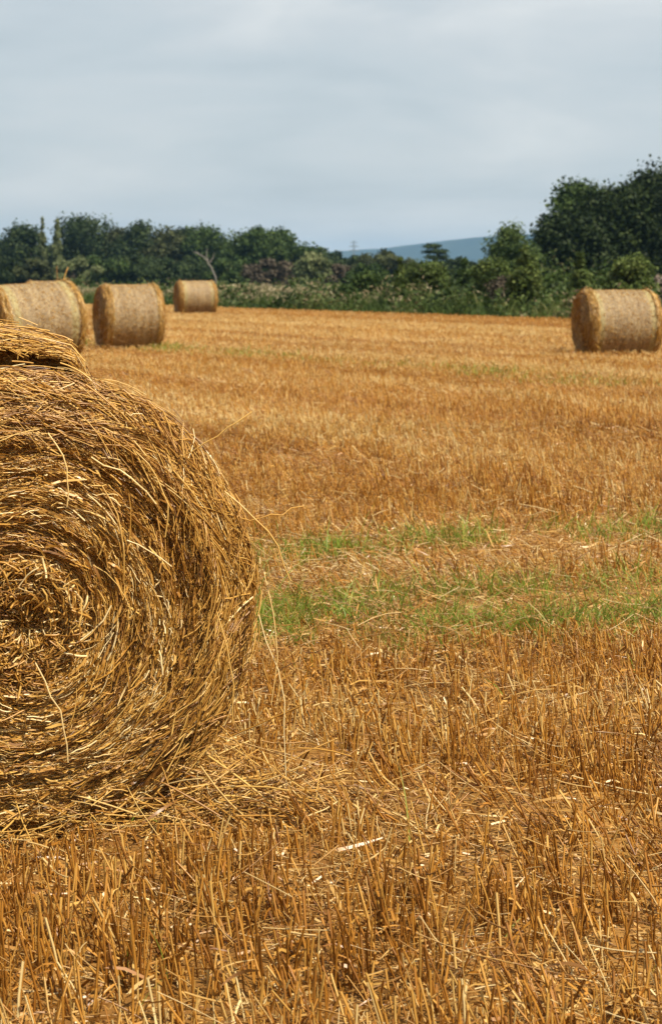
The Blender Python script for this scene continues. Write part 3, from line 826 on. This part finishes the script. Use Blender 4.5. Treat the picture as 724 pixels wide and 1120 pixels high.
# bare dead tree
Yd = 222.
root = empty('dead_tree', 'pale bare forked dead tree in front of the far wood', 'tree', at(236, 330, Yd)[:2] + (-.06,))
def ln_(pts, r0, r1, geo):
    pts = np.array([np.array(at(a, b, Yd)) - np.array(root.location) for a, b in pts]) + rng.normal(0, .06, (len(pts), 3))
    geo.strands(pts[None], np.linspace(r0, r1, len(pts))[None], 6, np.array([.7]))
g = Geo(); ln_([(238, 338), (237, 318), (235, 303), (230, 292), (227, 286)], .15, .09, g); g.build('trunk', M_DEAD, root)
for pts in ([(227, 286), (223, 281), (217, 278), (212, 276)], [(227, 286), (225, 281), (226, 275), (227, 271)], [(229, 289), (233, 282), (235, 276)], [(218, 279), (214, 274)]):
    g = Geo(); ln_(pts, .085, .03, g); g.build('branch', M_DEAD, root)

# pylon on the skyline
Yp = 2500.
root = empty('electricity_pylon', 'faint steel lattice pylon on the skyline left of the blue hill', 'pylon', ((387 - CX) / F * Yp, Yp, 0))
Hp = CH + 37 / F * Yp
def seg(geo, *pts, r=.35): geo.strands(np.array(pts, float)[None], np.full(1, r), 4, np.array([.5]))
for sx in (-1, 1):
    for sy in (-1, 1):
        g = Geo(); seg(g, (4 * sx, 4 * sy, 0), (1.2 * sx, 1.2 * sy, Hp * .6), (.3 * sx, .3 * sy, Hp)); g.build('leg', M_STEEL, root)
for zz, w in ((.70, 9), (.82, 7), (.93, 5)):
    g = Geo(); seg(g, (-w, 0, Hp * zz), (0, 0, Hp * zz + .6), (w, 0, Hp * zz), r=.4); seg(g, (-w, 0, Hp * zz), (0, 0, Hp * zz + 2), (w, 0, Hp * zz)); g.build('crossarm', M_STEEL, root)
g = Geo()
for k in range(8):
    z0 = Hp * k / 9; z1 = Hp * (k + 1) / 9; w0 = 4 - 3.6 * k / 9; w1 = 4 - 3.6 * (k + 1) / 9
    for s in (-1, 1): seg(g, (-w0 * s, -w0, z0), (w1 * s, -w1, z1), r=.2); seg(g, (-w0 * s, w0, z0), (w1 * s, w1, z1), r=.2)
g.build('lattice_bracing', M_STEEL, root)

# the blue hill
g = Geo()
xh = np.linspace(-1350, 3900, 260); yh = np.linspace(5300, 7600, 80)
X, Y_ = np.meshgrid(xh, yh, indexing='ij')
prof = 1.62 * np.interp(xh / 1.5, [-900, -300, -120, 6, 120, 200, 334, 480, 800, 1400, 2600], [0, 10, 36, 52, 58, 68, 82, 90, 96, 80, 20])
Z = prof[:, None] * np.exp(-((Y_ - 6200) / 450) ** 2) + 4 * (fbm(X / 60, Y_ / 60, 151) - .5) - 3
g.grid(np.stack([X, Y_, Z], -1), .5)
o = g.build('hill', M_HILL); o['kind'] = 'structure'

# ------------------------------------------------------------------ haze
hz = Geo()
def box(geo, x0, x1, y0, y1, z0, z1):
    v = [(x, y, z) for z in (z0, z1) for y in (y0, y1) for x in (x0, x1)]
    geo.add(v, [(0, 2, 3, 1), (4, 5, 7, 6), (0, 1, 5, 4), (2, 6, 7, 3), (0, 4, 6, 2), (1, 3, 7, 5)], .5)
box(hz, -9000, 9000, -600, 9500, -5, 165)
m, nt, b, out = mat_new('air_haze'); nt.nodes.remove(b)
pv = nt.nodes.new('ShaderNodeVolumePrincipled'); pv.inputs['Color'].default_value = (.36, .65, 1, 1); pv.inputs['Density'].default_value = .00011
pv.inputs['Anisotropy'].default_value = .2
nt.links.new(pv.outputs[0], out.inputs['Volume'])
o = hz.build('haze', m, smooth=False); o['kind'] = 'stuff'

# ------------------------------------------------------------------ world and sun
SUN_EL = R(54); sv = Vector((.78, -.62, 0)).normalized() * math.cos(SUN_EL); sv.z = math.sin(SUN_EL)
w = bpy.data.worlds.new('World'); scene.world = w; w.use_nodes = True
nt = w.node_tree; N = nt.nodes; L = nt.links
bg = N['Background']; bg.inputs['Strength'].default_value = .10
sky = N.new('ShaderNodeTexSky'); sky.sky_type = 'NISHITA'; sky.sun_disc = False
sky.sun_elevation = SUN_EL; sky.sun_rotation = math.atan2(sv.x, sv.y); sky.dust_density = 2.0
L.new(sky.outputs[0], bg.inputs['Color'])
tc = N.new('ShaderNodeTexCoord'); mp = N.new('ShaderNodeMapping'); mp.inputs['Scale'].default_value = (1.9, 1.9, 7.5)
mp.inputs['Rotation'].default_value = (R(4), R(-3), 0)
L.new(tc.outputs['Generated'], mp.inputs[0])
nz = N.new('ShaderNodeTexNoise'); nz.inputs['Scale'].default_value = 2.7; nz.inputs['Distortion'].default_value = .4; nz.inputs['Detail'].default_value = 7; nz.inputs['Roughness'].default_value = .5
L.new(mp.outputs[0], nz.inputs['Vector'])
rp = ramp_node(nt, [(.34, (.395, .440, .462)), (.46, (.447, .488, .506)), (.56, (.493, .522, .532)), (.70, (.585, .60, .594))]); L.new(nz.outputs['Fac'], rp.inputs[0])
bg2 = N.new('ShaderNodeBackground'); bg2.inputs['Strength'].default_value = .885; sp = N.new('ShaderNodeSeparateXYZ'); L.new(tc.outputs['Generated'], sp.inputs[0])       # overcast brightens towards the horizon
e1 = N.new('ShaderNodeMath'); e1.operation = 'MULTIPLY'; e1.inputs[1].default_value = -28; L.new(sp.outputs[2], e1.inputs[0])
e2 = N.new('ShaderNodeMath'); e2.operation = 'EXPONENT'; L.new(e1.outputs[0], e2.inputs[0])
e3 = N.new('ShaderNodeMath'); e3.operation = 'MINIMUM'; e3.inputs[1].default_value = 1; L.new(e2.outputs[0], e3.inputs[0])
ad = N.new('ShaderNodeMix'); ad.data_type = 'RGBA'; ad.blend_type = 'ADD'; ad.inputs['B'].default_value = (.17, .11, .04, 1)
L.new(e3.outputs[0], ad.inputs['Factor']); L.new(rp.outputs[0], ad.inputs['A']); L.new(ad.outputs['Result'], bg2.inputs['Color'])
mx = N.new('ShaderNodeMixShader'); mx.inputs[0].default_value = .88
L.new(bg.outputs[0], mx.inputs[1]); L.new(bg2.outputs[0], mx.inputs[2]); L.new(mx.outputs[0], N['World Output'].inputs['Surface'])
sl = bpy.data.lights.new('sun', 'SUN'); sl.energy = 5.0; sl.angle = R(.6); sl.color = (1, .91, .74)
so = bpy.data.objects.new('sun', sl); COL.objects.link(so); so.rotation_euler = (-sv).to_track_quat('-Z', 'Y').to_euler()

# ------------------------------------------------------------------ camera
cam = bpy.data.cameras.new('camera'); co = bpy.data.objects.new('camera', cam); COL.objects.link(co)
co.location = (0, 0, CH); co.rotation_euler = (R(90), 0, 0)
cam.sensor_fit = 'VERTICAL'; cam.sensor_height = 36; cam.sensor_width = 24; cam.lens = F / 1120 * 36
cam.shift_y = -(560 - HY) / 1120
cam.clip_start = .1; cam.clip_end = 20000
cam.dof.use_dof = True; cam.dof.focus_distance = 5.0; cam.dof.aperture_fstop = 8
scene.camera = co
scene.view_settings.view_transform = 'Standard'; scene.view_settings.look = 'None'
scene.view_settings.exposure = .62; scene.view_settings.gamma = 1
cy = scene.cycles
cy.max_bounces = 5; cy.diffuse_bounces = 3; cy.glossy_bounces = 2; cy.transmission_bounces = 3; cy.volume_bounces = 0
cy.use_denoising = True; cy.use_fast_gi = False; cy.caustics_reflective = False; cy.caustics_refractive = False
